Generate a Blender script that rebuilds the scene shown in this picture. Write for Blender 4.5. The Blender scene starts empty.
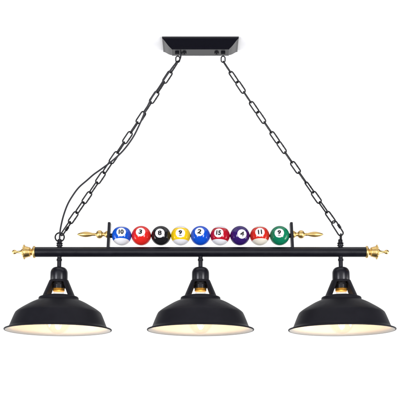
import bpy, bmesh, math, random
from mathutils import Vector, Matrix
random.seed(4)
scn = bpy.context.scene
C = scn.collection
PI = math.pi
rad = math.radians

# ---------------------------------------------------------------- camera
S = 0.0028                 # metres per photo pixel in the plane of the lamp
DP, TILT = 966.0, rad(7)   # distance (photo px) and upward tilt
F = DP*math.cos(TILT) + 23
HOR = 441.0                # photo row of the eye level
YC = HOR - F*math.tan(TILT)
Z0 = 1.25                  # height of the lens
cam_d = bpy.data.cameras.new('camera')
cam = bpy.data.objects.new('camera', cam_d)
C.objects.link(cam)
scn.camera = cam
cam.location = (0, -DP*S, Z0)
cam.rotation_euler = (PI/2 + TILT, 0, 0)
cam_d.sensor_width = 36
cam_d.lens = F/400*36
cam_d.shift_y = (YC-200)/400
cam_d.clip_end = 200


def P(px, py, y=0.0):
    """point at depth y (photo px behind the lamp's plane) for a measured photo position"""
    v = Vector(((px-200)/F, 1.0, (YC-py)/F))
    d = Vector((v.x, math.cos(TILT)-v.z*math.sin(TILT), math.sin(TILT)+v.z*math.cos(TILT)))
    d *= (DP+y)/d.y
    return Vector((d.x*S, y*S, Z0+d.z*S))


# ---------------------------------------------------------------- studio surroundings
w = bpy.data.worlds.new('World')
scn.world = w
w.use_nodes = True
nt = w.node_tree
bg = nt.nodes['Background']
tc = nt.nodes.new('ShaderNodeTexCoord')
sep = nt.nodes.new('ShaderNodeSeparateXYZ')
nt.links.new(tc.outputs['Generated'], sep.inputs[0])
ry = nt.nodes.new('ShaderNodeValToRGB')
mr = nt.nodes.new('ShaderNodeMapRange')
mr.inputs['From Min'].default_value = -1
mr.inputs['From Max'].default_value = 1
nt.links.new(sep.outputs['Y'], mr.inputs['Value'])
nt.links.new(mr.outputs['Result'], ry.inputs['Fac'])
e = ry.color_ramp.elements
e[0].position = 0.0
e[0].color = (0.05, 0.05, 0.058, 1)
e[1].position = 0.91
e[1].color = (1.0, 1.0, 1.0, 1)
for po, v_ in ((0.35, 0.07), (0.5, 0.09), (0.73, 0.18), (0.84, 0.5)):
    m_ = e.new(po)
    m_.color = (v_, v_, v_*1.08, 1)
nt.links.new(ry.outputs['Color'], bg.inputs['Color'])
bg.inputs['Strength'].default_value = 1.06


def area(name, loc, target, size, power, col=(1, 1, 1), sy=None):
    l = bpy.data.lights.new(name, 'AREA')
    l.energy = power
    l.color = col
    l.size = size
    if sy:
        l.shape = 'RECTANGLE'
        l.size_y = sy
    o = bpy.data.objects.new(name, l)
    C.objects.link(o)
    o.location = loc
    o.rotation_euler = (Vector(target)-Vector(loc)).to_track_quat('-Z', 'Y').to_euler()
    return o


area('softbox', (-1.65, -2.25, 1.3), (0, 0, 1.8), 0.55, 46, col=(0.93, 0.93, 1.0), sy=1.2)
area('softbox', (1.65, -2.25, 1.3), (0, 0, 1.8), 0.55, 51, col=(0.96, 0.96, 1.0), sy=1.2)
area('softbox', (0.0, -3.4, 1.15), (0, 0, 1.8), 1.2, 13, col=(0.96, 0.96, 1.0), sy=1.0)
area('softbox', (0.0, -2.7, 2.5), (0, 0, 1.8), 2.4, 7, col=(0.93, 0.93, 1.0), sy=0.8)
# two up-lights added out of view to lift the ceiling to white
for sx in (-1, 1):
    wl = area('added_ceiling_fill', (sx*1.25, 0.0, 1.7), (sx*0.30, 0.06, 2.36), 0.5, 3.35, sy=1.0)
    wl.data.spread = math.radians(80)
scn.view_settings.view_transform = 'Standard'
scn.view_settings.look = 'None'
scn.view_settings.exposure = 0
scn.view_settings.gamma = 1


# ---------------------------------------------------------------- materials
def mat(name, col, rough=0.5, metal=0.0, spec=0.5, bump=0.0, bscale=800, var=0.0, coat=0.0, roughvar=0.0):
    m = bpy.data.materials.new(name)
    m.use_nodes = True
    t = m.node_tree
    b = t.nodes['Principled BSDF']
    b.inputs['Base Color'].default_value = (*col, 1)
    b.inputs['Roughness'].default_value = rough
    b.inputs['Metallic'].default_value = metal
    b.inputs['Specular IOR Level'].default_value = spec
    b.inputs['Coat Weight'].default_value = coat
    b.inputs['Coat Roughness'].default_value = 0.05
    co = t.nodes.new('ShaderNodeTexCoord')
    if bump:
        n = t.nodes.new('ShaderNodeTexNoise')
        n.inputs['Scale'].default_value = bscale
        n.inputs['Detail'].default_value = 3
        t.links.new(co.outputs['Object'], n.inputs['Vector'])
        bp = t.nodes.new('ShaderNodeBump')
        bp.inputs['Strength'].default_value = bump
        bp.inputs['Distance'].default_value = 0.0006
        t.links.new(n.outputs['Fac'], bp.inputs['Height'])
        t.links.new(bp.outputs['Normal'], b.inputs['Normal'])
    if var or roughvar:
        n = t.nodes.new('ShaderNodeTexNoise')
        n.inputs['Scale'].default_value = 35
        n.inputs['Detail'].default_value = 5
        t.links.new(co.outputs['Object'], n.inputs['Vector'])
        if var:
            mx = t.nodes.new('ShaderNodeMix')
            mx.data_type = 'RGBA'
            mx.inputs[6].default_value = (*[c*(1-var) for c in col], 1)
            mx.inputs[7].default_value = (*[min(1, c*(1+var)) for c in col], 1)
            t.links.new(n.outputs['Fac'], mx.inputs[0])
            t.links.new(mx.outputs[2], b.inputs['Base Color'])
        if roughvar:
            r = t.nodes.new('ShaderNodeMapRange')
            r.inputs['From Min'].default_value = 0.3
            r.inputs['From Max'].default_value = 0.7
            r.inputs['To Min'].default_value = rough-roughvar
            r.inputs['To Max'].default_value = rough+roughvar
            t.links.new(n.outputs['Fac'], r.inputs['Value'])
            t.links.new(r.outputs['Result'], b.inputs['Roughness'])
    return m


M = {}
M['black'] = mat('black_powder_coat', (0.006, 0.006, 0.010), 0.31, spec=0.4, bump=0.08, bscale=1500, var=0.2, roughvar=0.06)
M['canopy'] = mat('black_gloss_coat', (0.004, 0.004, 0.007), 0.24, spec=0.4, bump=0.06, bscale=1200)
M['shade'] = mat('black_satin_enamel', (0.0145, 0.0142, 0.0180), 0.46, spec=0.1, bump=0.15, bscale=1200, var=0.15, roughvar=0.05)
M['link'] = mat('black_chain_steel', (0.008, 0.008, 0.010), 0.34, spec=0.35, bump=0.0)
M['cable'] = mat('grey_cable_sheath', (0.02, 0.02, 0.025), 0.5, spec=0.4)
M['white'] = mat('white_enamel', (0.86, 0.81, 0.72), 0.35, bump=0.1, bscale=500)
M['gold'] = mat('satin_gold', (0.88, 0.61, 0.23), 0.40, metal=1.0, bump=0.25, bscale=700, var=0.08, roughvar=0.06)
M['brass'] = mat('lamp_brass', (0.9, 0.5, 0.08), 0.35, metal=0.75)
M['socket'] = mat('black_bakelite', (0.012, 0.011, 0.012), 0.2, spec=0.6)
M['ceiling'] = mat('white_ceiling_paint', (0.9, 0.9, 0.9), 0.9, spec=0.1, bump=0.15, bscale=300)
M['ball_white'] = mat('cream_white_resin', (0.86, 0.86, 0.87), 0.15, coat=0.0)
M['ball_cream'] = mat('aged_cream_resin', (0.86, 0.80, 0.66), 0.15, coat=0.0)
M['disc'] = mat('white_number_disc', (0.88, 0.88, 0.88), 0.14, coat=0.0)
M['ink'] = mat('black_number_ink', (0.01, 0.01, 0.012), 0.3)
for k, c in dict(blue=(0.006, 0.095, 0.60), red=(0.78, 0.022, 0.016), black=(0.012, 0.012, 0.014), yellow=(0.95, 0.62, 0.006),
                 royal=(0.005, 0.085, 0.62), crimson=(0.50, 0.008, 0.022), purple=(0.035, 0.010, 0.14),
                 scarlet=(0.66, 0.026, 0.014), green=(0.004, 0.21, 0.095)).items():
    M['ball_'+k] = mat(k+'_resin', c, 0.12, coat=0.0, spec=0.4)

# clear lamp glass: thin wall, mirrors a little at grazing angles
g = bpy.data.materials.new('clear_bulb_glass')
g.use_nodes = True
t = g.node_tree
t.nodes.clear()
out = t.nodes.new('ShaderNodeOutputMaterial')
mx = t.nodes.new('ShaderNodeMixShader')
tr = t.nodes.new('ShaderNodeBsdfTransparent')
tr.inputs[0].default_value = (0.97, 0.965, 0.95, 1)
gl = t.nodes.new('ShaderNodeBsdfGlossy')
gl.inputs['Roughness'].default_value = 0.03
gl.inputs[0].default_value = (0.9, 0.9, 0.92, 1)
lw = t.nodes.new('ShaderNodeLayerWeight')
lw.inputs['Blend'].default_value = 0.09
t.links.new(lw.outputs['Facing'], mx.inputs[0])
t.links.new(tr.outputs[0], mx.inputs[1])
t.links.new(gl.outputs[0], mx.inputs[2])
t.links.new(mx.outputs[0], out.inputs[0])
M['glass'] = g
f_ = bpy.data.materials.new('glowing_filament')
f_.use_nodes = True
b = f_.node_tree.nodes['Principled BSDF']
b.inputs['Base Color'].default_value = (1, 0.7, 0.3, 1)
b.inputs['Emission Color'].default_value = (1, 0.72, 0.38, 1)
b.inputs['Emission Strength'].default_value = 14
M['filament'] = f_


# ---------------------------------------------------------------- mesh helpers
def obj(name, bm, mats, parent=None, smooth=True, angle=35):
    me = bpy.data.meshes.new(name)
    bmesh.ops.recalc_face_normals(bm, faces=bm.faces)
    for f in bm.faces:
        f.smooth = smooth
    if smooth:
        for ed in bm.edges:
            if len(ed.link_faces) == 2 and ed.calc_face_angle(0) > rad(angle):
                ed.smooth = False
    bm.to_mesh(me)
    bm.free()
    for m in (mats if isinstance(mats, (list, tuple)) else [mats]):
        me.materials.append(m)
    o = bpy.data.objects.new(name, me)
    C.objects.link(o)
    if parent:
        o.parent = parent
        o.matrix_parent_inverse = Matrix.Identity(4)
    return o


def empty(name, parent=None):
    o = bpy.data.objects.new(name, None)
    C.objects.link(o)
    o.empty_display_size = 0.02
    if parent:
        o.parent = parent
    return o


def frame(axis):
    a = Vector(axis).normalized()
    r = Vector((0, 1, 0)) if abs(a.y) < 0.9 else Vector((0, 0, 1))
    u = a.cross(r).normalized()
    return a, u, a.cross(u).normalized()


def lathe(bm, prof, origin, axis=(0, 0, 1), n=64, closed=False, mats=None):
    """prof: (r, h) along axis; r=0 closes"""
    a, u, v = frame(axis)
    o = Vector(origin)
    rings = []
    for r, h in prof:
        if r < 1e-7:
            rings.append([bm.verts.new(o+a*h)])
        else:
            rings.append([bm.verts.new(o+a*h+(u*math.cos(k*2*PI/n)+v*math.sin(k*2*PI/n))*r) for k in range(n)])
    pairs = list(zip(rings[:-1], rings[1:]))
    if closed:
        pairs.append((rings[-1], rings[0]))
    for i, (A, B) in enumerate(pairs):
        for k in range(n):
            k2 = (k+1) % n
            if len(A) == 1 and len(B) == 1:
                break
            if len(A) == 1:
                f = bm.faces.new((A[0], B[k], B[k2]))
            elif len(B) == 1:
                f = bm.faces.new((A[k], A[k2], B[0]))
            else:
                f = bm.faces.new((A[k], A[k2], B[k2], B[k]))
            if mats:
                f.material_index = mats[i]


def smooth_prof(pts, sub=4):
    """Catmull-Rom through the profile points"""
    out = []
    n = len(pts)
    for i in range(n-1):
        p0, p1, p2, p3 = pts[max(i-1, 0)], pts[i], pts[i+1], pts[min(i+2, n-1)]
        for s in range(sub):
            q = s/sub
            out.append(tuple(0.5*((2*p1[c])+(-p0[c]+p2[c])*q+(2*p0[c]-5*p1[c]+4*p2[c]-p3[c])*q*q+(-p0[c]+3*p1[c]-3*p2[c]+p3[c])*q**3) for c in range(len(p1))))
    out.append(tuple(pts[-1]))
    return out


def tube(bm, pts, r, n=10, closed=False, caps=True):
    pts = [Vector(p) for p in pts]
    N = len(pts)
    tang = []
    for i in range(N):
        if closed:
            tang.append((pts[(i+1) % N]-pts[i-1]).normalized())
        else:
            tang.append((pts[min(i+1, N-1)]-pts[max(i-1, 0)]).normalized())
    nrm = frame(tang[0])[1]
    rings = []
    for i in range(N):
        nrm = (nrm-tang[i]*nrm.dot(tang[i])).normalized()
        bi = tang[i].cross(nrm)
        rings.append([bm.verts.new(pts[i]+(nrm*math.cos(k*2*PI/n)+bi*math.sin(k*2*PI/n))*r) for k in range(n)])
    pr = list(zip(rings[:-1], rings[1:]))
    if closed:
        pr.append((rings[-1], rings[0]))
    for A, B in pr:
        for k in range(n):
            bm.faces.new((A[k], A[(k+1) % n], B[(k+1) % n], B[k]))
    if not closed and caps:
        bm.faces.new(rings[0][::-1])
        bm.faces.new(rings[-1])


def stadium(c, d, side, L, W, n=8):
    """closed path of a chain link: centre c, long direction d, centreline length L and width W"""
    r = W/2
    h = L/2-r
    out = []
    for k in range(n+1):
        a = -PI/2+PI*k/n
        out.append(c+d*(h+r*math.cos(a))+side*(r*math.sin(a)))
    for k in range(n+1):
        a = PI/2+PI*k/n
        out.append(c+d*(-h+r*math.cos(a))+side*(r*math.sin(a)))
    return out


def box(bm, c, sx, sy, sz, rot=None, bev=0.0):
    r = bmesh.ops.create_cube(bm, size=1)
    mt = Matrix.Translation(c) @ (rot or Matrix.Identity(4)) @ Matrix.Diagonal((sx, sy, sz, 1))
    bmesh.ops.transform(bm, matrix=mt, verts=r['verts'])
    if bev:
        es = list({ed for v in r['verts'] for ed in v.link_edges})
        bmesh.ops.bevel(bm, geom=es, offset=bev, segments=2, affect='EDGES')


# ---------------------------------------------------------------- ceiling
CANZ = P(200.4, 43.5).z
bm = bmesh.new()
box(bm, Vector((0, -0.16, CANZ+0.03)), 1.32, 0.80, 0.06)
ce = obj('ceiling', bm, M['ceiling'], smooth=False)
ce['kind'] = 'structure'

# ---------------------------------------------------------------- the lamp
CX = 200.4
X0 = P(CX, 252).x
lamp = bpy.data.objects.new('billiard_pendant_light', None)
C.objects.link(lamp)
lamp['label'] = 'black three-shade pendant light with gold finials and nine billiard balls, hung on two chains'
lamp['category'] = 'pendant light'

# ceiling canopy: stepped rectangular tray
cw, cd = 77.4*S/2, 35*S/2
inset = 9.6*S
# (inset, drop) of a coved profile
cp = [(a*S, b*S*1.12) for a, b in ((0, 0), (0, 1.5), (0.3, 1.8), (1.4, 2.3), (2.6, 3.3), (4.2, 4.7), (6.0, 6.2), (7.8, 7.4), (9.0, 8.0), (9.3, 8.3), (9.5, 8.8))]
bm = bmesh.new()
rings = []
for ins, dr in cp:
    rings.append([bm.verts.new((X0+sx*(cw-ins), sy*(cd-ins), CANZ-dr)) for sx, sy in ((-1, -1), (1, -1), (1, 1), (-1, 1))])
for A, B in zip(rings[:-1], rings[1:]):
    for k in range(4):
        bm.faces.new((A[k], A[(k+1) % 4], B[(k+1) % 4], B[k]))
bm.faces.new(rings[-1])
bm.faces.new(rings[0][::-1])
canopy = obj('ceiling_canopy', bm, M['canopy'], lamp, angle=28)
canopy['label'] = 'black rectangular ceiling plate with coved edges'
zb = CANZ-8.8*1.12*S
for px in (184.3, 216.6):
    bm = bmesh.new()
    x = P(px, 52).x
    lathe(bm, [(0, 0), (2.3*S, 0), (2.3*S, -1.2*S), (1.5*S, -2.3*S), (0, -2.5*S)], (x, 0, zb), n=20)
    obj('screw', bm, M['link'], canopy)
for px in (177.2, 223.1):
    bm = bmesh.new()
    x = P(px, 54).x
    box(bm, Vector((x, 0, zb-1.0*S)), 4.4*S, 3*S, 2.0*S, bev=0.3*S)
    lp = P(px, 59.3)
    lp.x = x
    tube(bm, stadium(Vector((x+(0.6*S if px < 200 else 0), 0, lp.z)), Vector((0, 0, 1)), Vector((1, 0, 0)), 6.6*S, 4.0*S, 8), 0.6*S, closed=True)
    obj('hook', bm, M['link'], canopy)


# chains
def make_chain(a, b, rolls, name_label):
    ch = empty('chain', lamp)
    ch['label'] = name_label
    n = len(rolls)
    for i, ro in enumerate(rolls):
        p, q = a.lerp(b, i/n), a.lerp(b, (i+1)/n)
        # a chain bellies slightly under its own weight
        sg = lambda s: Vector((0, 0, -1.2*S*4*s*(1-s)))
        p, q = p+sg(i/n), q+sg((i+1)/n)
        d = (q-p).normalized()
        side = d.cross(Vector((0, 1, 0))).normalized()
        up = Vector((0, 1, 0))
        r = rad(ro+random.uniform(-4, 4))
        sd = (side*math.cos(r)+up*math.sin(r)).normalized()
        bm = bmesh.new()
        L = (q-p).length+1.3*S
        tube(bm, stadium((p+q)/2, d, sd, L, 4.7*S, 8), 0.73*S, n=12, closed=True)
        # welded seam in the middle of one side
        c = (p+q)/2+sd*2.35*S
        tube(bm, [c-d*0.45*S, c+d*0.45*S], 0.86*S, n=12)
        obj('chain_link', bm, M['link'], ch)
    return ch


rl = [86, 22, 88, 20, 88, 14, 87, 12, 86, 16, 62, 18, 78, 20, 66, 14]
rr = [80, 22, -32, 84, 18, -36, 82, 12, -42, 88, 4, 84, 44, -8, -78, 10]
chainL = make_chain(P(177.3, 62), P(69.8, 222.6), rl, 'chain with the grey cable wound round it')
chainR = make_chain(P(223.6, 62), P(333.9, 222.2), rr, 'bare chain without a cable')


def quick_link(a, b, roll, W, ch):
    d = (b-a).normalized()
    side = d.cross(Vector((0, 1, 0))).normalized()
    r = rad(roll)
    sd = side*math.cos(r)+Vector((0, 1, 0))*math.sin(r)
    bm = bmesh.new()
    c = (a+b)/2
    tube(bm, stadium(c, d, sd, (b-a).length, W*S, 10), 0.72*S, n=12, closed=True)
    o = obj('screw_link', bm, M['link'], ch)
    bm = bmesh.new()
    cc = c+sd*W/2*S
    lathe(bm, [(0.8*S, -2.4*S), (1.35*S, -2.2*S), (1.35*S, 2.2*S), (0.8*S, 2.4*S)], cc-d*0.8*S, axis=d, n=6)
    obj('link_nut', bm, M['link'], ch)
    return o


quick_link(P(70.4, 221.8), P(61.2, 235.5), 78, 5.0, chainL)
quick_link(P(333.0, 221.2), P(341.9, 235.2), 4, 5.4, chainR)

# rings on top of the stems
bm = bmesh.new()
c = P(59.7, 237.2)
tube(bm, [c+Vector((math.cos(k*PI/16), 0, math.sin(k*PI/16)))*4.5*S for k in range(32)], 0.72*S, closed=True)
obj('hanging_ring', bm, M['link'], lamp)
bm = bmesh.new()
c = P(340.8, 237.4)
tube(bm, [c+Vector((0, math.cos(k*PI/16), math.sin(k*PI/16)))*3.6*S for k in range(32)], 0.72*S, closed=True)
obj('hanging_ring', bm, M['link'], lamp)

# cable
cpts = [(181.2, 53, 1.5), (179.6, 60, 2.0), (174.0, 65.5, -2.2), (166.4, 76, -2.6), (158.6, 88, -2.0), (152.2, 97, -2.6), (148.6, 104, -2.6), (145.3, 111, -2.2), (139.3, 125, -1),
        (132.6, 138, 0), (122.8, 151, -1.5), (111.5, 161.4, -3), (100.5, 169.6, -2), (93.5, 174.6, -1), (87.0, 180.3, 0), (79.0, 187.3, 0), (72.8, 195.5, 0), (67.6, 204.5, 0),
        (63.4, 216, -1), (60.6, 228, -2.2), (59.7, 236, -2), (59.7, 241.5, 0)]
cp3 = smooth_prof([tuple(P(x, y, z)) for x, y, z in cpts], 6)
bm = bmesh.new()
tube(bm, cp3, 0.82*S, n=12)
cb = obj('power_cable', bm, M['cable'], lamp)

# main bar
BARZ = P(CX, 252).z
bm = bmesh.new()
xa, xb = P(35.0, 252).x, P(366.0, 252).x
R = 5.0*S
lathe(bm, [(0, 0), (R-0.4*S, 0), (R, 0.4*S), (R, xb-xa-0.4*S), (R-0.4*S, xb-xa), (0, xb-xa)], (xa, 0, BARZ), axis=(1, 0, 0), n=72)
obj('crossbar', bm, M['black'], lamp)

# gold end finials (crown shape with a small ball tip)
crown = [(0, -0.4), (5.4, -0.4), (6.0, 0.0), (6.25, 0.8), (6.0, 1.6), (5.2, 2.0), (4.6, 2.2), (3.4, 3.0), (3.2, 3.7), (3.6, 4.3), (4.9, 4.9), (4.8, 5.4), (5.0, 6.2), (5.5, 7.8), (5.8, 9.2), (6.1, 9.9),
         (6.9, 10.5), (7.0, 11.1), (6.3, 11.7), (5.0, 12.0), (3.7, 12.3), (3.4, 12.8), (2.5, 13.6), (1.6, 14.5), (1.25, 15.6), (1.1, 17.0), (1.05, 18.2), (1.5, 18.8), (2.1, 19.7), (2.3, 20.7), (2.0, 21.8), (1.2, 22.7), (0, 23.0)]
for px, s in ((35.0, -1), (366.0, 1)):
    bm = bmesh.new()
    lathe(bm, [(r*S*0.98, h*S) for r, h in crown], (P(px, 252).x, 0, BARZ), axis=(s, 0, 0), n=48)
    # turned beads round the cup
    for k in range(18):
        a = 2*PI*k/18
        c = Vector((P(px, 252).x+s*10.8*S, 6.7*S*math.cos(a), BARZ+6.7*S*math.sin(a)))
        q = bmesh.ops.create_icosphere(bm, subdivisions=1, radius=0.75*S, matrix=Matrix.Translation(c))
    obj('end_finial', bm, M['gold'], lamp, angle=50)

# upright plates that hold the balls, the rod through them and the spear finials
BALLZ = P(CX, 235.7).z
spear = [(0, 0), (2.9, 0), (3.5, 0.3), (3.6, 1.0), (3.3, 1.6), (2.5, 2.4), (1.9, 3.6), (1.9, 4.6), (2.3, 5.2), (3.3, 5.8), (3.9, 6.8), (4.15, 8.2), (3.9, 9.6), (3.2, 10.7), (2.2, 11.3), (1.4, 11.8), (1.25, 12.8), (1.5, 13.6), (1.35, 14.4), (1.5, 15.5), (2.1, 17.5), (2.6, 20.0), (2.75, 22.0), (2.5, 24.4), (1.85, 27.2), (0.9, 29.6), (0, 30.6)]
SPZ = P(CX, 234.4).z
for px, s in ((109.0, -1), (291.6, 1)):
    x = P(px, 236).x
    bm = bmesh.new()
    zt, zz = P(px, 223).z, P(px, 249).z
    box(bm, Vector((x+s*0.1*S, 0, (zt+zz)/2)), 2.7*S, 9*S, zt-zz, rot=Matrix.Rotation(rad(-s*2.2), 4, 'Y'), bev=0.35*S)
    obj('end_plate', bm, M['black'], lamp)
    bm = bmesh.new()
    lathe(bm, [(r*S, h*S) for r, h in spear], (x+s*1.3*S, 0, SPZ), axis=(s, 0, 0), n=40)
    obj('spear_finial', bm, M['gold'], lamp, angle=50)
bm = bmesh.new()
xa, xb = P(109.0, 236).x, P(291.6, 236).x
tube(bm, [(xa, 0, BALLZ), (xb, 0, BALLZ)], 1.3*S, n=16)
for px, s in ((110.3, 1), (290.2, -1)):
    lathe(bm, [(0, 0), (2.3*S, 0), (2.3*S, 2.4*S), (0, 2.4*S)], (P(px, 236).x, 0, BALLZ), axis=(s, 0, 0), n=20)
obj('ball_rod', bm, M['link'], lamp)


# ---------------------------------------------------------------- billiard balls
BR = 9.86*S
CAM = Vector(cam.location)


def text_tris(txt, bold=0.045):
    cu = bpy.data.curves.new('t', 'FONT')
    cu.body = txt
    cu.size = 1.0
    cu.align_x = 'CENTER'
    cu.align_y = 'CENTER'
    cu.offset = bold
    cu.space_character = 0.92
    cu.resolution_u = 6
    o = bpy.data.objects.new('t', cu)
    C.objects.link(o)
    dg = bpy.context.evaluated_depsgraph_get()
    dg.update()
    me = bpy.data.meshes.new_from_object(o.evaluated_get(dg))
    xs = [v.co.x for v in me.vertices]
    ys = [v.co.y for v in me.vertices]
    cx, cy = (min(xs)+max(xs))/2, (min(ys)+max(ys))/2
    h = max(ys)-min(ys)
    vs = [((v.co.x-cx)/h, (v.co.y-cy)/h) for v in me.vertices]
    fs = [tuple(p.vertices) for p in me.polygons]
    bpy.data.objects.remove(o)
    bpy.data.curves.remove(cu)
    bpy.data.meshes.remove(me)
    return vs, fs


balls = [  # photo x, colour, second colour, number, offset of the number disc, turn of the digits, underlined, label
    (121.7, 'blue', 'white', '10', (-0.6, 4.1), 0, 0, 'blue striped ball numbered 10'),
    (141.3, 'red', None, '3', (-0.9, 4.1), -4, 0, 'bright red ball numbered 3'),
    (161.0, 'black', None, '8', (-1.3, 2.9), 3, 0, 'black ball numbered 8'),
    (180.7, 'yellow', 'white', '9', (-0.4, 3.0), 0, 1, 'yellow striped ball numbered 9'),
    (200.4, 'royal', None, '2', (-0.9, 4.4), -8, 0, 'royal blue ball numbered 2'),
    (220.1, 'crimson', 'white', '15', (-1.5, 3.1), -2, 0, 'crimson striped ball numbered 15'),
    (239.9, 'purple', None, '4', (2.3, 1.9), -7, 0, 'dark purple ball numbered 4'),
    (259.7, 'scarlet', 'cream', '11', (0.3, 3.9), 3, 0, 'scarlet striped ball numbered 11'),
    (279.6, 'green', None, '9', (-0.3, 3.0), 0, 1, 'green ball numbered 9 with an underline'),
]
for px, colr, second, num, (ox, oy), turn, under, label in balls:
    c = P(px, 235.9)
    c.z = BALLZ
    v = (CAM-c).normalized()
    right = Vector((0, 0, 1)).cross(v).normalized()
    upv = v.cross(right).normalized()
    a, b2 = ox*S/BR, oy*S/BR
    nd = (right*a+upv*b2+v*math.sqrt(1-a*a-b2*b2)).normalized()   # direction of the number
    pole = (upv-nd*upv.dot(nd)).normalized()
    pole = (Matrix.Rotation(rad(turn*0.35), 3, nd) @ pole).normalized()
    sidev = pole.cross(nd).normalized()
    bm = bmesh.new()
    lat = [-90+90/16*k for k in range(33)]
    cut = 37.5
    if second:
        lat = [-90+(90-cut)/10*k for k in range(10)]+[-cut+2*cut/16*k for k in range(17)]+[cut+(90-cut)/10*k for k in range(1, 11)]
    prof = [(BR*math.cos(rad(x)) if abs(x) < 89.9 else 0, BR*math.sin(rad(x))) for x in lat]
    mi = [0 if (abs((lat[i]+lat[i+1])/2) < cut or not second) else 1 for i in range(len(lat)-1)]
    lathe(bm, prof, (0, 0, 0), axis=pole, n=64, mats=mi)
    bmesh.ops.translate(bm, verts=bm.verts, vec=c)
    mats = [M['ball_'+colr]]+([M['ball_'+second]] if second else [])
    ball = obj('billiard_ball', bm, mats, lamp, angle=60)
    ball['label'] = label
    # number disc
    dr = math.asin(0.475)
    bm = bmesh.new()
    prof = [(BR*1.0015*math.sin(dr*k/8), BR*1.0015*math.cos(dr*k/8)) for k in range(9)]
    lathe(bm, prof, c, axis=nd, n=48)
    obj('number_disc', bm, M['disc'], ball)
    # digits wrapped on the ball
    vs, fs = text_tris(num)
    tb = bmesh.new()
    tv = [tb.verts.new((x, y, 0)) for x, y in vs]
    for f in fs:
        try:
            tb.faces.new([tv[i] for i in f])
        except ValueError:
            pass
    for ax in (0, 1):
        for k in range(-12, 13):
            co, no_ = [0, 0, 0], [0, 0, 0]
            co[ax], no_[ax] = k*0.083+0.01, 1
            bmesh.ops.bisect_plane(tb, geom=tb.verts[:]+tb.edges[:]+tb.faces[:], plane_co=co, plane_no=no_)
    tb.verts.index_update()
    vs = [(v_.co.x, v_.co.y) for v_ in tb.verts]
    fs = [tuple(v_.index for v_ in f.verts) for f in tb.faces]
    tb.free()
    H = 0.50 if not under else 0.46
    bm = bmesh.new()
    ct, st = math.cos(rad(turn)), math.sin(rad(turn))
    pts = [(x*H*(0.98 if len(num) > 1 else 1.18), y*H+(0.05 if under else 0)) for x, y in vs]
    faces = list(fs)
    if under:
        k = len(pts)
        n_ = 6
        pts += [(-0.14+0.28*i/n_, -0.25) for i in range(n_+1)]+[(-0.14+0.28*i/n_, -0.31) for i in range(n_+1)]
        faces += [(k+i, k+i+1, k+n_+2+i, k+n_+1+i) for i in range(n_)]
    V = []
    for x, y in pts:
        x, y = x*ct-y*st, x*st+y*ct
        zz = math.sqrt(max(0, 1-x*x-y*y))
        V.append(bm.verts.new(c+(sidev*x+pole*y+nd*zz)*BR*1.004))
    for f in faces:
        try:
            bm.faces.new([V[i] for i in f])
        except ValueError:
            pass
    for f in bm.faces:
        f.normal_update()
        if f.normal.dot(nd) < 0:
            f.normal_flip()
    me = bpy.data.meshes.new('number')
    bm.to_mesh(me)
    bm.free()
    me.materials.append(M['ink'])
    no = bpy.data.objects.new('number', me)
    C.objects.link(no)
    no.parent = ball

# ---------------------------------------------------------------- the three lamp heads
outer = [(16.3, 296.6), (18.2, 296.8), (19.4, 297.4), (19.8, 298.4), (19.9, 299.6), (20.4, 300.3), (22.5, 301.0), (27.0, 303.1), (32.0, 305.9), (36.8, 308.7), (40.6, 311.2), (42.7, 313.0), (43.8, 315.0), (45.3, 318.4), (46.8, 322.0), (48.1, 325.3),
         (48.9, 326.8), (50.2, 327.9), (51.9, 328.8), (53.1, 329.5)]
rows = {}
ZR = lambda py: P(CX, py).z


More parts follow.
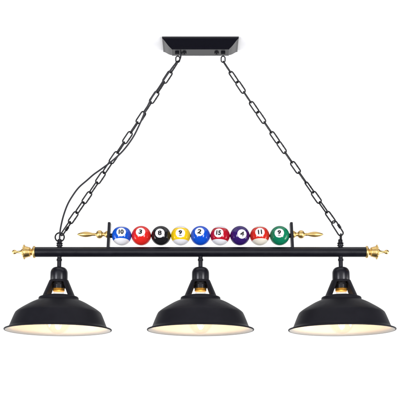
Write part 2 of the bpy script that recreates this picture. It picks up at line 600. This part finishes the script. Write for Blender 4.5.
def head(px, label):
    x = P(px, 300).x
    o = (x, 0, 0)
    hd = empty('lamp_head', lamp)
    # stem (passes through the bar; the outer two reach up to the rings)
    top = 258 if abs(px-CX) < 30 else 239.3
    pr = [(0, top), (1.7, top), (2.15, top+0.5)]
    if top < 250:
        pr += [(2.2, 242.6), (3.1, 242.9), (3.2, 243.8), (2.5, 244.1), (2.5, 244.7), (3.2, 245.0), (3.1, 246.0), (2.3, 246.3)]
    else:
        pr = [(0, 253), (2.15, 253)]
    pr += [(2.15, 258.6), (2.7, 258.9), (2.7, 260.9), (2.15, 261.2), (2.1, 268.8)]
    bm = bmesh.new()
    lathe(bm, [(r*S, ZR(y)) for r, y in pr], o, n=28)
    obj('stem', bm, M['black'], hd)
    # socket cap
    bm = bmesh.new()
    lathe(bm, [(r*S, ZR(y)) for r, y in [(0, 267.2), (4.6, 267.4), (5.9, 267.9), (7.3, 269.2), (8.2, 270.9), (8.55, 272.4), (8.6, 274.0), (8.6, 280.6), (8.2, 281.4), (0, 281.4)]], o, n=56)
    obj('socket_cap', bm, M['black'], hd)
    # neck cage with a window front and back
    bm = bmesh.new()
    rowsy = [280.4, 280.9, 282.6]+[282.6+k*(296.0-282.6)/8 for k in range(1, 9)]+[297.2]
    rr_ = lambda y: 9.4+max(0, (y-280.4))/(297.2-280.4)*7.1
    nseg = 72

    def win(y):
        return 34+9*min(1, max(0, (y-282.6)/13.4))
    G = []
    for y in rowsy:
        h = win(y)
        angs = [-90-h+(2*h)*k/16 for k in range(17)]+[-90+h+(180-2*h)*k/20 for k in range(1, 20)]+[90-h+2*h*k/16 for k in range(17)]+[90+h+(180-2*h)*k/20 for k in range(1, 20)]
        G.append([(a, [bm.verts.new((x+math.cos(rad(a))*(rr_(y)-dd)*S, math.sin(rad(a))*(rr_(y)-dd)*S, ZR(y))) for dd in (0, 0.9)]) for a in angs])
    n_ = len(G[0])

    def solid(i, k):
        inw = k < 16 or 36 <= k < 52
        return not (inw and 2 <= i < len(rowsy)-2)
    for i in range(len(rowsy)-1):
        for k in range(n_):
            if not solid(i, k):
                continue
            k2 = (k+1) % n_
            A, B, Cc, D_ = G[i][k][1], G[i][k2][1], G[i+1][k2][1], G[i+1][k][1]
            bm.faces.new((A[0], B[0], Cc[0], D_[0]))
            bm.faces.new((A[1], D_[1], Cc[1], B[1]))
            # rims of the openings
            if not solid(i, (k+1) % n_):
                bm.faces.new((B[0], B[1], Cc[1], Cc[0]))
            if not solid(i, (k-1) % n_):
                bm.faces.new((A[0], D_[0], D_[1], A[1]))
            if i+1 < len(rowsy)-1 and not solid(i+1, k):
                bm.faces.new((D_[0], Cc[0], Cc[1], D_[1]))
            if i > 0 and not solid(i-1, k):
                bm.faces.new((A[0], A[1], B[1], B[0]))
    for k in range(n_):
        k2 = (k+1) % n_
        bm.faces.new((G[0][k][1][0], G[0][k][1][1], G[0][k2][1][1], G[0][k2][1][0]))
        bm.faces.new((G[-1][k][1][0], G[-1][k2][1][0], G[-1][k2][1][1], G[-1][k][1][1]))
    obj('neck_cage', bm, M['shade'], hd)
    # shade: black outside, white enamel inside
    bm = bmesh.new()
    kf = lambda q: q if q < 30 else 30+(q-30)*0.955
    op = [(kf(r)*S, ZR(y)) for r, y in outer]
    op = smooth_prof(op[:6], 2)[:-1]+smooth_prof(op[5:12], 3)[:-1]+smooth_prof(op[11:], 3)
    # rolled rim
    rz = ZR(329.8)
    rim = [(kf(53.4)*S+0.75*S*math.sin(rad(a)), rz+0.75*S*math.cos(rad(a))) for a in (20, 60, 100, 140, 180, 220)]
    inn = [((kf(r)-0.9)*S, ZR(y+1.0)) for r, y in outer[::-1] if y < 329.3 and y > 299]
    inn = inn+[(16.6*S, ZR(300.2))]
    prof = op+rim+inn
    mi = [0]*(len(op)+len(rim)-2)+[1]*(len(inn))+[0]
    mi = [0]*(len(op)+len(rim)-1)+[1]*len(inn)+[0]
    lathe(bm, prof, o, n=128, closed=True, mats=mi[:len(prof)])
    sh = obj('lamp_shade', bm, [M['shade'], M['white']], hd, angle=40)
    # socket and brass collar
    bm = bmesh.new()
    lathe(bm, [(r*S, ZR(y)) for r, y in [(0, 280.8), (6.2, 280.8), (6.4, 283.4), (7.0, 283.6), (7.1, 284.6), (6.5, 284.9), (6.5, 288.4), (6.0, 288.7), (0, 288.7)]], o, n=40)
    obj('socket', bm, M['socket'], hd)
    bm = bmesh.new()
    lathe(bm, [(r*S, ZR(y)) for r, y in [(0, 288.4), (5.6, 288.4), (6.0, 288.8), (5.6, 289.3), (6.0, 289.9), (5.6, 290.4), (5.9, 291.0), (5.4, 291.5), (0, 291.5)]], o, n=40)
    obj('bulb_collar', bm, M['brass'], hd)
    # bulb
    bm = bmesh.new()
    bp_ = [(4.9, 291.0), (5.1, 293.5), (5.9, 297.5), (8.0, 303), (10.4, 309), (12.0, 315), (12.4, 320), (11.6, 325), (9.4, 329.6), (6.2, 332.7), (3.0, 334.2), (0, 334.6)]
    lathe(bm, smooth_prof([(r*S, ZR(y)) for r, y in bp_], 3), o, n=48)
    obj('bulb', bm, M['glass'], hd)
    # filament cage and glass stem
    bm = bmesh.new()
    for k in range(5):
        a = 2*PI*k/5
        a2 = a+PI/5
        p1 = Vector((x+2.2*S*math.cos(a), 2.2*S*math.sin(a), ZR(304)))
        p2 = Vector((x+5.0*S*math.cos(a2), 5.0*S*math.sin(a2), ZR(322)))
        p3 = Vector((x+2.2*S*math.cos(a+2*PI/5), 2.2*S*math.sin(a+2*PI/5), ZR(304)))
        tube(bm, [p1, p2, p3], 0.22*S, n=6)
    obj('filament', bm, M['filament'], hd)
    l = bpy.data.lights.new('bulb_light', 'POINT')
    l.energy = BULB_W
    l.color = (1.0, 0.70, 0.42)
    l.shadow_soft_size = 0.012
    lo = bpy.data.objects.new('bulb_light', l)
    C.objects.link(lo)
    lo.location = (x, 0, ZR(316))
    lo.parent = hd
    return hd


BULB_W = 0.55
for px in (58.6, 200.5, 341.4):
    head(px, '')
